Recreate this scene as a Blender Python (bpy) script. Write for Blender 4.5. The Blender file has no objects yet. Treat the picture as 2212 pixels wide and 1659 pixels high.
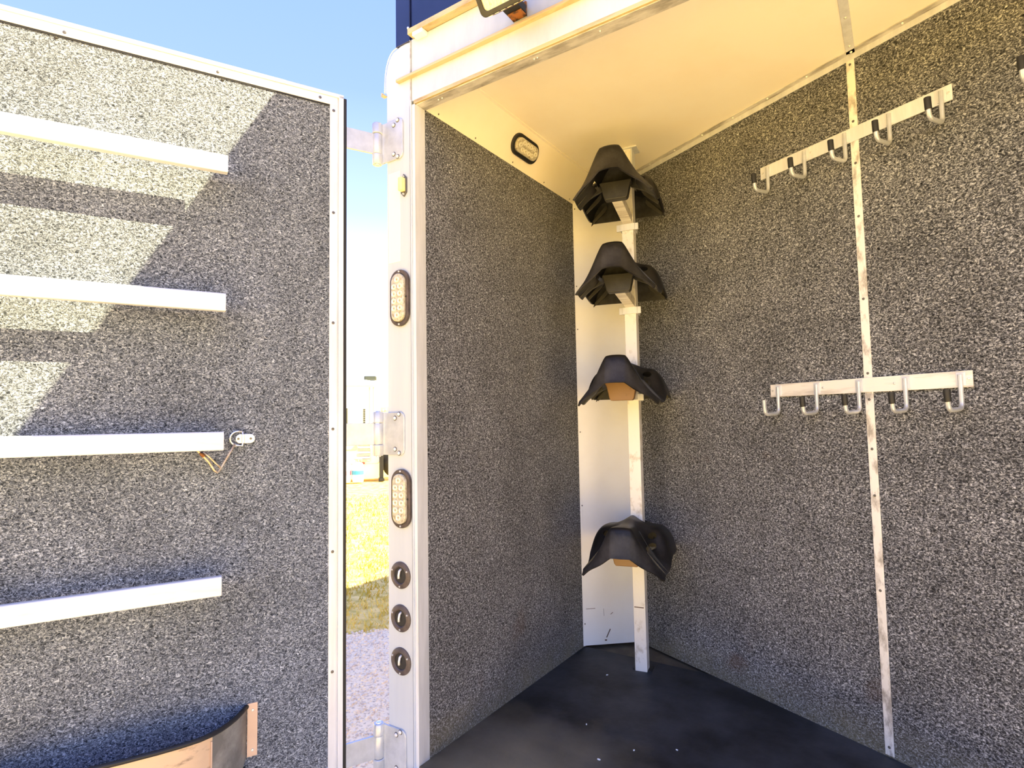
import bpy, bmesh, math, random
from mathutils import Matrix, Vector
random.seed(7)
sc = bpy.context.scene
R = math.radians

# ------------------------------------------------------------ camera
yaw, pit, rol = R(33.8025), R(3.7545), R(-1.0065)
cam_d = bpy.data.cameras.new('camera'); cam = bpy.data.objects.new('camera', cam_d)
sc.collection.objects.link(cam); sc.camera = cam
cam_d.sensor_fit = 'HORIZONTAL'; cam_d.sensor_width = 36; cam_d.lens = 36*1257.74/2212
cam_d.clip_start = .02; cam_d.clip_end = 500
fw = Vector((-math.sin(yaw)*math.cos(pit), math.cos(yaw)*math.cos(pit), math.sin(pit)))
r0 = Vector((math.cos(yaw), math.sin(yaw), 0)); u0 = r0.cross(fw)
rr = r0*math.cos(rol)+u0*math.sin(rol); uu = rr.cross(fw)
M = Matrix((rr, uu, -fw)).transposed().to_4x4(); M.translation = Vector((0, 0, 1.0))
cam.matrix_world = M

# ------------------------------------------------------------ sky, sun, exposure
A_D = R(25.692)                     # how far the open door is turned
Dv = Vector((math.sin(A_D), math.cos(A_D), 0)); Nv = Vector((math.cos(A_D), -math.sin(A_D), 0))
S = Nv + 1.4*Dv + Vector((0, 0, 1.61))      # towards the sun
sun_d = bpy.data.lights.new('sun', 'SUN'); sun = bpy.data.objects.new('sun', sun_d)
sc.collection.objects.link(sun)
sun.rotation_euler = (-S).to_track_quat('-Z', 'Y').to_euler()
sun_d.energy = 9.2; sun_d.angle = R(.5); sun_d.color = (1, .83, .46)
w = bpy.data.worlds.new('sky'); sc.world = w; w.use_nodes = True
nt = w.node_tree; nt.nodes.clear()
def wn(t): return nt.nodes.new(t)
tc = wn('ShaderNodeTexCoord'); sp = wn('ShaderNodeSeparateXYZ'); cr = wn('ShaderNodeValToRGB')
bg = wn('ShaderNodeBackground'); out = wn('ShaderNodeOutputWorld')
nt.links.new(tc.outputs['Generated'], sp.inputs[0]); nt.links.new(sp.outputs['Z'], cr.inputs[0])
nt.links.new(cr.outputs[0], bg.inputs[0]); nt.links.new(bg.outputs[0], out.inputs[0])
e = cr.color_ramp.elements
e[0].position = 0; e[0].color = (.95, .94, .93, 1)
e[1].position = .68; e[1].color = (.16, .26, .76, 1)
for p, c in ((.15, (.86, .88, .98)), (.24, (.57, .65, .86)), (.34, (.34, .45, .80)), (.50, (.20, .30, .76))):
    q = e.new(p); q.color = (*c, 1)
bg.inputs[1].default_value = .90
sc.cycles.max_bounces = 12; sc.cycles.diffuse_bounces = 8
sc.view_settings.view_transform = 'Standard'; sc.view_settings.look = 'None'
sc.view_settings.exposure = 1.42; sc.view_settings.gamma = 1; sc.view_settings.use_curve_mapping = False

# ------------------------------------------------------------ materials
MATS = {}
def mat(name, color, rough=.6, metal=0., noise=None, bump=0., bscale=60., spec=.5, trans=0., coat=0., stretch=(1, 1, 1), coords='Object'):
    """noise = (scale, other colour, low, high[, detail])"""
    m = bpy.data.materials.new(name); m.use_nodes = True; t = m.node_tree
    b = t.nodes['Principled BSDF']
    b.inputs['Base Color'].default_value = (*color, 1); b.inputs['Roughness'].default_value = rough
    b.inputs['Metallic'].default_value = metal; b.inputs['Specular IOR Level'].default_value = spec
    b.inputs['Transmission Weight'].default_value = trans; b.inputs['Coat Weight'].default_value = coat
    c = t.nodes.new('ShaderNodeTexCoord'); mp = t.nodes.new('ShaderNodeMapping'); mp.inputs['Scale'].default_value = stretch
    t.links.new(c.outputs[coords], mp.inputs[0])
    if noise:
        n = t.nodes.new('ShaderNodeTexNoise'); n.inputs['Scale'].default_value = noise[0]
        n.inputs['Detail'].default_value = noise[4] if len(noise) > 4 else 5; n.inputs['Roughness'].default_value = .65
        t.links.new(mp.outputs[0], n.inputs['Vector'])
        r = t.nodes.new('ShaderNodeValToRGB'); r.color_ramp.elements[0].position = noise[2]; r.color_ramp.elements[1].position = noise[3]
        r.color_ramp.elements[0].color = (*color, 1); r.color_ramp.elements[1].color = (*noise[1], 1)
        t.links.new(n.outputs['Fac'], r.inputs[0]); t.links.new(r.outputs[0], b.inputs['Base Color'])
    if bump:
        n2 = t.nodes.new('ShaderNodeTexNoise'); n2.inputs['Scale'].default_value = bscale; n2.inputs['Detail'].default_value = 4
        t.links.new(mp.outputs[0], n2.inputs['Vector'])
        bp = t.nodes.new('ShaderNodeBump'); bp.inputs['Strength'].default_value = bump; bp.inputs['Distance'].default_value = .004
        t.links.new(n2.outputs['Fac'], bp.inputs['Height']); t.links.new(bp.outputs[0], b.inputs['Normal'])
    MATS[name] = m
    return m

def carpet(name, dark, mid, light, scale=105., stretch=(1, 1, 1), stain=None):
    m = bpy.data.materials.new(name); m.use_nodes = True; t = m.node_tree; N = t.nodes.new; L = t.links.new
    b = t.nodes['Principled BSDF']; b.inputs['Roughness'].default_value = 1; b.inputs['Specular IOR Level'].default_value = .1
    b.inputs['Sheen Weight'].default_value = .15
    c = N('ShaderNodeTexCoord'); mp = N('ShaderNodeMapping'); mp.inputs['Scale'].default_value = stretch
    L(c.outputs['Object'], mp.inputs[0])
    # fibres: a noise warped by a coarser one, so the flecks come out worm-like
    w1 = N('ShaderNodeTexNoise'); w1.inputs['Scale'].default_value = scale*.45; w1.inputs['Detail'].default_value = 2
    L(mp.outputs[0], w1.inputs['Vector'])
    sub = N('ShaderNodeVectorMath'); sub.operation = 'SUBTRACT'; sub.inputs[1].default_value = (.5, .5, .5); L(w1.outputs['Color'], sub.inputs[0])
    scl = N('ShaderNodeVectorMath'); scl.operation = 'SCALE'; scl.inputs['Scale'].default_value = .02; L(sub.outputs[0], scl.inputs[0])
    add = N('ShaderNodeVectorMath'); add.operation = 'ADD'; L(mp.outputs[0], add.inputs[0]); L(scl.outputs[0], add.inputs[1])
    n = N('ShaderNodeTexNoise'); n.inputs['Scale'].default_value = scale; n.inputs['Detail'].default_value = 3.5; n.inputs['Roughness'].default_value = .72
    n.inputs['Distortion'].default_value = .35
    L(add.outputs[0], n.inputs['Vector'])
    r = N('ShaderNodeValToRGB'); el = r.color_ramp.elements
    el[0].position = .36; el[0].color = (*dark, 1); el[1].position = .70; el[1].color = (*light, 1)
    q = el.new(.5); q.color = (*mid, 1)
    L(n.outputs['Fac'], r.inputs[0])
    big = N('ShaderNodeTexNoise'); big.inputs['Scale'].default_value = 5; big.inputs['Detail'].default_value = 3; L(c.outputs['Object'], big.inputs['Vector'])
    mr = N('ShaderNodeMapRange'); mr.inputs['From Min'].default_value = .3; mr.inputs['From Max'].default_value = .7
    mr.inputs['To Min'].default_value = .8; mr.inputs['To Max'].default_value = 1.18; L(big.outputs['Fac'], mr.inputs['Value'])
    mul = N('ShaderNodeVectorMath'); mul.operation = 'SCALE'; L(r.outputs[0], mul.inputs[0]); L(mr.outputs[0], mul.inputs['Scale'])
    col = mul.outputs[0]
    if stain:      # a dusty olive-brown band near the floor and some brown rubs
        sx = N('ShaderNodeSeparateXYZ'); L(c.outputs['Object'], sx.inputs[0])
        mz = N('ShaderNodeMapRange'); mz.inputs['From Min'].default_value = stain; mz.inputs['From Max'].default_value = 0.0
        L(sx.outputs['Z'], mz.inputs['Value'])
        dn = N('ShaderNodeTexNoise'); dn.inputs['Scale'].default_value = 9; L(c.outputs['Object'], dn.inputs['Vector'])
        mm = N('ShaderNodeMath'); mm.operation = 'MULTIPLY'; L(mz.outputs[0], mm.inputs[0]); L(dn.outputs['Fac'], mm.inputs[1])
        mx = N('ShaderNodeMix'); mx.data_type = 'RGBA'; L(mm.outputs[0], mx.inputs[0]); L(col, mx.inputs[6]); mx.inputs[7].default_value = (.22, .19, .10, 1)
        sn = N('ShaderNodeTexNoise'); sn.inputs['Scale'].default_value = 3.1; sn.inputs['Detail'].default_value = 6; L(c.outputs['Object'], sn.inputs['Vector'])
        sr = N('ShaderNodeMapRange'); sr.inputs['From Min'].default_value = .66; sr.inputs['From Max'].default_value = .78; sr.inputs['To Max'].default_value = .6
        L(sn.outputs['Fac'], sr.inputs['Value'])
        m2 = N('ShaderNodeMix'); m2.data_type = 'RGBA'; L(sr.outputs[0], m2.inputs[0]); L(mx.outputs[2], m2.inputs[6]); m2.inputs[7].default_value = (.10, .05, .025, 1)
        col = m2.outputs[2]
    L(col, b.inputs['Base Color'])
    bp = N('ShaderNodeBump'); bp.inputs['Strength'].default_value = .9; bp.inputs['Distance'].default_value = .004
    L(n.outputs['Fac'], bp.inputs['Height']); L(bp.outputs[0], b.inputs['Normal'])
    MATS[name] = m; return m

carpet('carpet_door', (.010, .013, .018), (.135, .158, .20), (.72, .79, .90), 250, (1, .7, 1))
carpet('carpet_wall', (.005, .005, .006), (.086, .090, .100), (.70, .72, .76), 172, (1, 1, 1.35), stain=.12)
mat('aluminium', (.64, .66, .69), .42, .25, (30, (.78, .80, .84), .35, .65), .08, 150, stretch=(1, 1, .12))
mat('aluminium_bar', (.55, .56, .58), .42, .25, (22, (.74, .76, .80), .30, .52), .15, 120, stretch=(1, .12, 1))
mat('aluminium_post', (.53, .58, .65), .42, .15, (12, (.59, .64, .70), .35, .65), .05, 60, stretch=(1, 1, .08))
mat('aluminium_worn', (.40, .37, .33), .5, .2, (34, (.86, .84, .80), .36, .52, 8), .2, 120, stretch=(1, 1, .45))
mat('pole_metal', (.60, .55, .47), .5, .15, (26, (.88, .86, .82), .34, .46, 8), .15, 120, stretch=(1, 1, .6))
mat('aluminium_dirty', (.30, .28, .25), .5, .3, (28, (.72, .70, .66), .35, .6, 6), .2, 90, stretch=(.3, 1, 1))
mat('aluminium_rail', (.55, .50, .45), .45, .25, (26, (.88, .85, .80), .36, .55, 6), .15, 120, stretch=(.12, 1, 1))
mat('cast_aluminium', (.50, .53, .57), .36, .45, (20, (.66, .69, .73), .3, .7), .05, 120)
mat('screw_steel', (.16, .15, .14), .4, .7)
mat('bright_screw', (.8, .8, .78), .3, .7)
mat('near_black', (.03, .028, .025), .8)  # near-black for a few screws and the socket floors
mat('white_paint', (.93, .93, .92), .35, 0, (5, (.89, .88, .86), .4, .7), .03, 40)
mat('fascia_paint', (.50, .56, .64), .4, .1, (14, (.57, .63, .71), .4, .7), .03, 40, stretch=(1, 1, .3))
mat('ceiling_paint', (.97, .91, .77), .35, 0, (4, (.95, .87, .71), .4, .7), .03, 30)
mat('black_rubber', (.012, .012, .013), .55)
mat('brown_rubber', (.06, .045, .04), .5, 0, (30, (.13, .10, .09), .4, .7), .1, 60)
mat('black_plastic', (.006, .006, .006), .5, 0, (9, (.055, .055, .06), .42, .7, 8), .12, 70)
mat('dusty_plastic', (.006, .0055, .0055), .45, 0, (6, (.045, .043, .045), .46, .70, 9), .12, 70, spec=.35)
mat('brown_plastic', (.28, .16, .07), .45, 0, (18, (.12, .07, .03), .58, .72, 6), .1, 60)  # on the lower cross members, brown stands for warm light off the ground
mat('grey_plastic', (.022, .021, .018), .5, 0, (14, (.045, .043, .036), .4, .7, 6), .1, 60)
mat('navy_paint', (.006, .010, .050), .25, 0, (6, (.012, .018, .08), .4, .7), coat=.5)
mat('warm_lit_metal', (.62, .50, .28), .45, .2, (22, (.36, .25, .10), .5, .72, 6), .1, 60, stretch=(.3, 1, 1))  # yellow puts the warm light from below into the metal's colour
mat('rust', (.35, .13, .03), .8, 0, (40, (.05, .03, .02), .45, .6), .3, 90)
mat('rust_dark', (.13, .08, .05), .9)
mat('steel_wire', (.55, .42, .28), .4, .6, (60, (.70, .63, .52), .4, .6))
mat('tape_white', (.93, .86, .76), .35, 0, (300, (.90, .84, .76), .4, .6))
mat('amber_lens', (.85, .78, .36), .2, 0)
mat('clear_lens', (.58, .54, .42), .12, 0, (120, (.38, .33, .22), .45, .62), .5, 200, coat=1)
mat('led_cup', (.86, .82, .68), .15, .2, coat=1)
mat('led_chip', (.40, .35, .22), .4)
mat('lamp_glass', (.92, .86, .66), .2, .1, (70, (.62, .52, .30), .5, .7), .2, 80, coat=1)
mat('chrome', (.85, .84, .82), .22, .7)
mat('gravel_ground', (.97, .79, .52), .95, 0, (60, (.46, .34, .22), .50, .66, 8), .9, 40, coords='Object')
mat('grass_ground', (.94, .68, .22), .95, 0, (7, (.62, .44, .08), .42, .6, 9), .6, 30)
mat('grass_blade', (.90, .72, .22), .8, 0, (3, (.52, .40, .05), .4, .6))
mat('pebble_pale', (.97, .82, .58), .9, 0, (30, (.55, .46, .40), .4, .7))
mat('camper_white', (.92, .92, .91), .4)
mat('camper_band', (.45, .55, .85), .4)
mat('dark_glass', (.06, .07, .05), .3)
mat('cream_panel', (.78, .66, .48), .5, 0, (4, (.66, .52, .36), .4, .7))
mat('tan_metal', (.60, .50, .36), .5, .1)
mat('red_lens', (.35, .03, .02), .3)
mat('tyre_rubber', (.012, .012, .012), .7)
mat('label_blue', (.05, .35, .60), .5)
mat('label_pink', (.80, .25, .35), .5)
mat('bin_metal', (.62, .46, .32), .5, .2, (30, (.26, .19, .13), .55, .66, 7), .2, 80, stretch=(1, .35, 1))
mat('bin_metal_grey', (.20, .195, .18), .5, .3, (16, (.38, .37, .34), .4, .7, 5), .1, 60)
mat('strip_tan', (.72, .52, .38), .5, .1, (12, (.66, .47, .34), .4, .7), .05, 60)

# floor mat: black rubber with pale dust, and a soft tan patch near the opening
def floor_mat():
    m = mat('rubber_floor', (.007, .009, .012), .6, 0, (3.2, (.060, .066, .074), .40, .72, 9), .25, 45)
    t = m.node_tree; N = t.nodes.new; L = t.links.new; b = t.nodes['Principled BSDF']
    old = b.inputs['Base Color'].links[0].from_socket
    c = N('ShaderNodeTexCoord')
    dist = N('ShaderNodeVectorMath'); dist.operation = 'DISTANCE'; dist.inputs[1].default_value = (-.97, 1.40, 0); L(c.outputs['Object'], dist.inputs[0])
    nn = N('ShaderNodeTexNoise'); nn.inputs['Scale'].default_value = 7; nn.inputs['Detail'].default_value = 6; L(c.outputs['Object'], nn.inputs['Vector'])
    ad = N('ShaderNodeMath'); ad.operation = 'MULTIPLY_ADD'; ad.inputs[1].default_value = .35; L(nn.outputs['Fac'], ad.inputs[0]); L(dist.outputs['Value'], ad.inputs[2])
    mr = N('ShaderNodeMapRange'); mr.inputs['From Min'].default_value = .22; mr.inputs['From Max'].default_value = .62; mr.inputs['To Min'].default_value = .9; mr.inputs['To Max'].default_value = 0
    L(ad.outputs[0], mr.inputs['Value'])
    mx = N('ShaderNodeMix'); mx.data_type = 'RGBA'; L(mr.outputs[0], mx.inputs[0]); L(old, mx.inputs[6]); mx.inputs[7].default_value = (.26, .22, .13, 1)
    L(mx.outputs[2], b.inputs['Base Color'])
floor_mat()
mat('floor_board', (.10, .085, .06), .8, 0, (12, (.16, .14, .10), .4, .7))

# ------------------------------------------------------------ builders
COL = sc.collection
def link(o): COL.objects.link(o); return o
def tag(o, label=None, cat=None, group=None, kind=None):
    if label: o['label'] = label
    if cat: o['category'] = cat
    if group: o['group'] = group
    if kind: o['kind'] = kind
    return o
def empty(name, loc=(0, 0, 0), rz=0, label=None, cat=None, group=None, kind=None):
    o = bpy.data.objects.new(name, None); link(o); o.location = loc; o.rotation_euler = (0, 0, rz); o.empty_display_size = .05
    return tag(o, label, cat, group, kind)
class MB:
    def __init__(s): s.v = []; s.f = []
    def add(s, vs, fs, m=None):
        k = len(s.v)
        s.v += [tuple(m @ Vector(v)) if m else tuple(v) for v in vs]
        s.f += [[i+k for i in f] for f in fs]; return s
    def box(s, x0, x1, y0, y1, z0, z1, m=None):
        v = [(x, y, z) for x in (x0, x1) for y in (y0, y1) for z in (z0, z1)]
        return s.add(v, [(0, 1, 3, 2), (4, 6, 7, 5), (0, 4, 5, 1), (2, 3, 7, 6), (0, 2, 6, 4), (1, 5, 7, 3)], m)
    def prism(s, poly, h0, h1, m=None):     # polygon in xy, extruded along z
        n = len(poly); a = sum(poly[i][0]*poly[(i+1) % n][1]-poly[(i+1) % n][0]*poly[i][1] for i in range(n))
        if a < 0: poly = poly[::-1]
        v = [(x, y, h0) for x, y in poly]+[(x, y, h1) for x, y in poly]
        f = [list(range(n))[::-1], list(range(n, 2*n))]+[(i, (i+1) % n, n+(i+1) % n, n+i) for i in range(n)]
        return s.add(v, f, m)
    def lathe(s, prof, n=20, m=None):       # prof = [(r, z)], about z
        v = [(r*math.cos(2*math.pi*i/n), r*math.sin(2*math.pi*i/n), z) for r, z in prof for i in range(n)]
        f = [(j*n+i, j*n+(i+1) % n, (j+1)*n+(i+1) % n, (j+1)*n+i) for j in range(len(prof)-1) for i in range(n)]
        if prof[0][0] > 1e-5: f.append(list(range(n))[::-1])
        if prof[-1][0] > 1e-5: f.append(list(range((len(prof)-1)*n, len(prof)*n)))
        return s.add(v, f, m)
    def tube(s, pts, r, n=10, m=None):
        pts = [Vector(p) for p in pts]; rings = []
        for i, p in enumerate(pts):
            d = (pts[min(i+1, len(pts)-1)]-pts[max(i-1, 0)]).normalized()
            up = Vector((0, 0, 1)) if abs(d.z) < .9 else Vector((1, 0, 0))
            if i and abs(prev.dot(d)) < .95: up = prev
            a = (up-d*up.dot(d)).normalized(); prev = a; b = d.cross(a)
            rings.append([p+r*(math.cos(2*math.pi*k/n)*a+math.sin(2*math.pi*k/n)*b) for k in range(n)])
        v = [q for g in rings for q in g]; L = len(rings)
        f = [(j*n+i, j*n+(i+1) % n, (j+1)*n+(i+1) % n, (j+1)*n+i) for j in range(L-1) for i in range(n)]
        f += [list(range(n))[::-1], list(range((L-1)*n, L*n))]
        return s.add(v, f, m)
    def build(s, name, material, parent=None, bevel=0., smooth=False, seg=2, loc=None, rot=None):
        me = bpy.data.meshes.new(name); me.from_pydata(s.v, [], s.f); me.update()
        bm = bmesh.new(); bm.from_mesh(me)
        bmesh.ops.remove_doubles(bm, verts=bm.verts, dist=1e-6)
        bmesh.ops.recalc_face_normals(bm, faces=bm.faces)
        if bevel:
            es = [x for x in bm.edges if len(x.link_faces) == 2 and x.calc_face_angle(0) > R(28)]
            bmesh.ops.bevel(bm, geom=es, offset=bevel, segments=seg, affect='EDGES', profile=.5, clamp_overlap=True)
        bm.to_mesh(me); bm.free()
        if smooth: me.shade_smooth(); 
        if smooth == 'auto': me.set_sharp_from_angle(angle=R(35))
        me.materials.append(MATS[material])
        o = bpy.data.objects.new(name, me); link(o)
        if parent: o.parent = parent
        if loc: o.location = loc
        if rot: o.rotation_euler = rot
        return o
def dup(o, name_parent=None):
    c = o.copy(); link(c); c.parent = name_parent
    for ch in list(o.children): dup(ch, c)
    return c
def box(name, m, x0, x1, y0, y1, z0, z1, parent=None, bevel=0., **k):
    return MB().box(x0, x1, y0, y1, z0, z1).build(name, m, parent, bevel, **k)
def rrect(w, h, r, n=6):        # rounded rectangle / stadium outline centred on 0
    p = []
    for cx, cy, a in ((w/2-r, h/2-r, 0), (-w/2+r, h/2-r, 90), (-w/2+r, -h/2+r, 180), (w/2-r, -h/2+r, 270)):
        for i in range(n+1):
            t = R(a+90*i/n); p.append((cx+r*math.cos(t), cy+r*math.sin(t)))
    return p
def ring(mb, outer, inner, h0, h1, m=None):
    n = len(outer); v = [(x, y, z) for z in (h0, h1) for L in (outer, inner) for x, y in L]
    f = []
    for i in range(n):
        j = (i+1) % n
        f += [(i, j, n+j, n+i), (2*n+i, 3*n+i, 3*n+j, 2*n+j), (i, 2*n+i, 2*n+j, j), (n+i, n+j, 3*n+j, 3*n+i)]
    return mb.add(v, f, m)
FACE_Y = Matrix(((1, 0, 0, 0), (0, 0, -1, 0), (0, 1, 0, 0), (0, 0, 0, 1)))    # xy outline -> xz, z of the prism towards -y
FACE_X = Matrix(((0, 0, 1, 0), (1, 0, 0, 0), (0, 1, 0, 0), (0, 0, 0, 1)))     # xy outline -> yz, prism along +x

# ------------------------------------------------------------ setting: ground
GZ = -.42
def ground():
    mb = MB(); bl = Vector((.6, .8, 0)); p0 = Vector((-3.13, 2.86, 0))
    a = [p0+bl*t+Vector((.8, -.6, 0))*(random.uniform(-.05, .05)+.06*math.sin(t*3)) for t in [-40+.5*i for i in range(60)]+[-10+.12*i for i in range(150)]+[8+i for i in range(40)]]
    a = [p for p in a if p.y > -.6]  # gravel stops behind the camera so unseen golden grass bounces warm light inside
    v = [(p.x, p.y, GZ) for p in a]+[(p.x+80, p.y-.0, GZ) for p in a]
    n = len(a); mb.add(v, [(i, i+1, n+i+1, n+i) for i in range(n-1)])
    g = mb.build('gravel_ground', 'gravel_ground'); g['kind'] = 'structure'
    box('grass_ground', 'grass_ground', -120, 120, -120, 120, GZ-.3, GZ-.015)['kind'] = 'structure'
ground()

# ------------------------------------------------------------ setting: trailer room
XL = -1.229; ZC = 2.146; ZW = 2.011
PC = Vector((-1.032, 2.5505, 0)); AR = math.atan2(-.4423513, .8968418)
def struct(o): o['kind'] = 'structure'; return o
wl = box('wall_left', 'carpet_wall', -.06, 0, 0, 2.40-1.357, 0, ZW); wl.location = (XL, 1.357, 0); struct(wl)
wr = box('wall_right', 'carpet_wall', -.0, 2.9, 0, .05, 0, ZC+.03); wr.location = PC; wr.rotation_euler = (0, 0, AR); struct(wr)
# the white corner panel, a bent sheet with small flanges
pd = math.atan2(2.5505-2.374, -1.032+1.2283)
wb = empty('wall_back', (-1.2283, 2.374, 0), pd, kind='structure')
box('panel', 'white_paint', 0, .27, 0, .02, .004, ZC+.02, wb)
box('flange', 'white_paint', -.004, .006, -.004, .0, .004, 2.012, wb)
for z in (.10, .62, .95, 1.42, 1.62, 1.985):
    MB().lathe([(0, 0), (.003, 0), (.003, .002), (0, .002)], 8, FACE_Y).build('screw', 'screw_steel', wb, loc=(.005, -.004, z))
for (a_, z_, b_, w_, th) in ((.013, .163, .055, .163, .002), (.104, .033, .122, .069, .0045), (.096, .022, .105, .022, .006), (.125, .133, .136, .141, .0025), (.095, .128, .094, .160, .0012)):
    MB().tube([(a_, -.0003, z_), (b_, -.0003, w_)], th/2, 6, Matrix.Diagonal((1, .3, 1, 1))).build('scuff', 'rust_dark', wb)
# the outline of the side of the trailer, closed by the skin outside
struct(box('floor', 'rubber_floor', -1.229, 1.05, 1.31, 2.378, -.012, 0, bevel=0))
struct(box('floor_board', 'floor_board', -1.36, 1.10, 1.33, 2.75, -.10, -.012))
struct(box('ceiling', 'ceiling_paint', -1.162, 1.07, 1.345, 2.80, ZC, ZC+.03))
cove = MB().add([(XL, 1.345, ZW-.002), (-1.160, 1.345, ZC), (XL, 2.70, ZW-.002), (-1.160, 2.70, ZC), (XL-.03, 1.345, ZW+.02), (-1.19, 1.345, ZC+.03), (XL-.03, 2.70, ZW+.02), (-1.19, 2.70, ZC+.03)],
        [(0, 1, 3, 2), (4, 6, 7, 5), (0, 4, 5, 1), (2, 3, 7, 6), (0, 2, 6, 4), (1, 5, 7, 3)]).build('trim_1', 'ceiling_paint'); struct(cove)
for y in (1.42, 1.62, 1.86, 2.10, 2.33):
    MB().lathe([(0, 0), (.003, 0), (.003, .002), (0, .002)], 8).build('screw', 'screw_steel', cove, loc=(XL+.004, y, ZW+.009), rot=(0, R(117), 0))
# lap seam between ceiling and cove, as a thin raised edge
t2 = box('trim_2', 'ceiling_paint', -1.166, -1.152, 1.345, 2.52, ZC-.004, ZC+.0); struct(t2)
# ceiling joint strip
t3 = empty('trim_3', (-.08, 1.36, ZC), kind='structure')
box('strip', 'aluminium', -.0125, .0125, 0, .715, -.003, 0, t3, .0008)
for i in range(5):
    MB().lathe([(0, -.003), (.0042, -.003), (.003, -.0055), (0, -.006)], 10).build('screw', 'bright_screw', t3, loc=(0, .05+.155*i, 0))
# angle trim between ceiling and right wall
t4 = empty('trim_4', PC, AR, kind='structure')
box('wall_leg', 'aluminium', .0, 2.7, -.003, 0, ZC-.022, ZC-.003, t4, .0006)
box('ceiling_leg', 'aluminium_dirty', .0, 2.7, -.024, 0, ZC-.003, ZC, t4, .0006)
for i in range(17):
    MB().lathe([(0, -.002), (.0045, -.002), (.003, -.005), (0, -.0055)], 10).build('screw', 'bright_screw', t4, loc=(.17+.15*i, -.013, ZC-.001))
# vertical joint strip on right wall
t5 = empty('trim_5', PC, AR, kind='structure')
for z0, z1 in ((.006, ZC-.022),):
    box('strip', 'aluminium_worn', 1.047, 1.072, -.004, 0, z0, z1, t5, .001)
for z in (.03, .48, .76, .90, 1.05, 1.13, 1.36, 1.62, 1.79, 1.925, 2.11):
    MB().lathe([(0, 0), (.0042, 0), (.003, .0025), (0, .003)], 10, FACE_Y).build('screw', 'screw_steel', t5, loc=(1.0595, -.004, z))
# right side wall + front bulkhead, out of view but closing the room
struct(box('wall_side', 'carpet_wall', 1.06, 1.12, 1.33, 1.62, 0, ZC+.03))
# jamb return of the rear opening
jl = empty('door_frame', (0, 0, 0), kind='structure')
box('jamb', 'aluminium', XL-.02, XL+.002, 1.309, 1.357, -.10, 2.006, jl, .001)
box('edge_bead', 'fascia_paint', XL-.014, XL-.009, 1.304, 1.309, -.10, 2.02, jl, .001)
box('header_soffit', 'aluminium_dirty', XL, 1.06, 1.318, 1.360, 2.006, 2.016, jl, .001)
box('header_lip', 'warm_lit_metal', XL-.004, 1.06, 1.311, 1.318, 2.008, 2.020, jl, .001)
box('header_back', 'ceiling_paint', XL, 1.06, 1.345, 1.360, 2.012, ZC+.02, jl)
box('sill', 'aluminium_worn', XL-.02, 1.06, 1.29, 1.33, -.14, -.006, jl, .002)
for i, (x, z) in enumerate(((-1.15, 2.0055), (-1.135, 2.0055), (-.80, 2.0055), (-.79, 2.0055), (-.60, 2.0055))):
    MB().lathe([(0, 0), (.003, 0), (.002, -.003), (0, -.003)], 8).build('rivet', 'bright_screw', jl, loc=(x, 1.335, z))
# outer body: rear post, header fascia, navy upper body, side skin, roof
rp = empty('rear_post', (0, 0, 0), kind='structure')
pts = [(-1.350, -.40), (-1.243, -.40), (-1.243, 2.215), (-1.262, 2.219), (-1.285, 2.218), (-1.307, 2.212)]
pts += [(-1.307-.048*math.sin(R(a))+.0, 2.115+.097*math.cos(R(a))) for a in (15, 30, 45, 60, 75, 90)]+[(-1.355, 2.085), (-1.350, 2.074)]
MB().prism(pts, -1.345, -1.309, FACE_Y).build('post_casting', 'aluminium_post', rp, .003)
# rounded bead around the casting's outer corner
bead = [(-1.243, 1.309, 2.219), (-1.285, 1.309, 2.221)]+[(-1.309-.049*math.sin(R(a)), 1.309, 2.117+.099*math.cos(R(a))) for a in (0, 15, 30, 45, 60, 75, 90)]+[(-1.358, 1.309, 2.084)]
MB().tube(bead, .0022, 8).build('corner_bead', 'chrome', rp, smooth=True)
box('seam', 'aluminium_dirty', -1.2445, -1.2415, 1.3075, 1.310, 2.02, 2.216, rp)
MB().box(-1.366, -1.352, 1.30, 1.315, 2.070, 2.074).box(-1.366, -1.363, 1.30, 1.315, 2.070, 2.083).build('gutter_tab', 'warm_lit_metal', rp, .0008)
box('navy_corner', 'navy_paint', -1.305, -1.2435, 1.306, 1.33, 2.216, 2.55, rp, .002)
MB().lathe([(0, 0), (.0045, 0), (.003, .0025), (0, .003)], 10, FACE_Y).build('rivet', 'bright_screw', rp, loc=(-1.25, 1.306, 2.262))
hd = empty('header', (0, 0, 0), kind='structure')
box('fascia', 'fascia_paint', XL-.014, 1.06, 1.311, 1.345, 2.018, 2.222, hd, .002)
box('navy_panel', 'navy_paint', -1.2425, 1.06, 1.312, 1.345, 2.222, 2.55, hd, .001)
MB().box(-1.295, 1.06, 1.297, 1.311, 2.093, 2.096).box(-1.295, 1.06, 1.295, 1.297, 2.093, 2.101).box(-1.295, 1.06, 1.3075, 1.3095, 2.094, 2.112).build('drip_rail', 'warm_lit_metal', hd, .0008)
for x in (-1.245, -.965, -.70):
    MB().lathe([(0, 0), (.005, 0), (.005, .001), (0, .001)], 10, FACE_Y).build('screw', 'rust', hd, loc=(x, 1.3075, 2.1055))
MB().box(-1.234, 1.06, 1.288, 1.312, 2.222, 2.2255).box(-1.234, 1.06, 1.286, 1.289, 2.2225, 2.240).build('angle_rail', 'warm_lit_metal', hd, .0008)
box('bracket_tab', 'white_paint', -1.213, -1.172, 1.285, 1.311, 2.208, 2.221, hd, .001)
box('roof', 'white_paint', -1.33, 1.12, 1.306, 7.5, 2.55, 2.575, bevel=.004)['kind'] = 'structure'
sk = box('side_skin', 'white_paint', -1.318, -1.292, 1.345, 7.5, -.40, 2.55); struct(sk)
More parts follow.
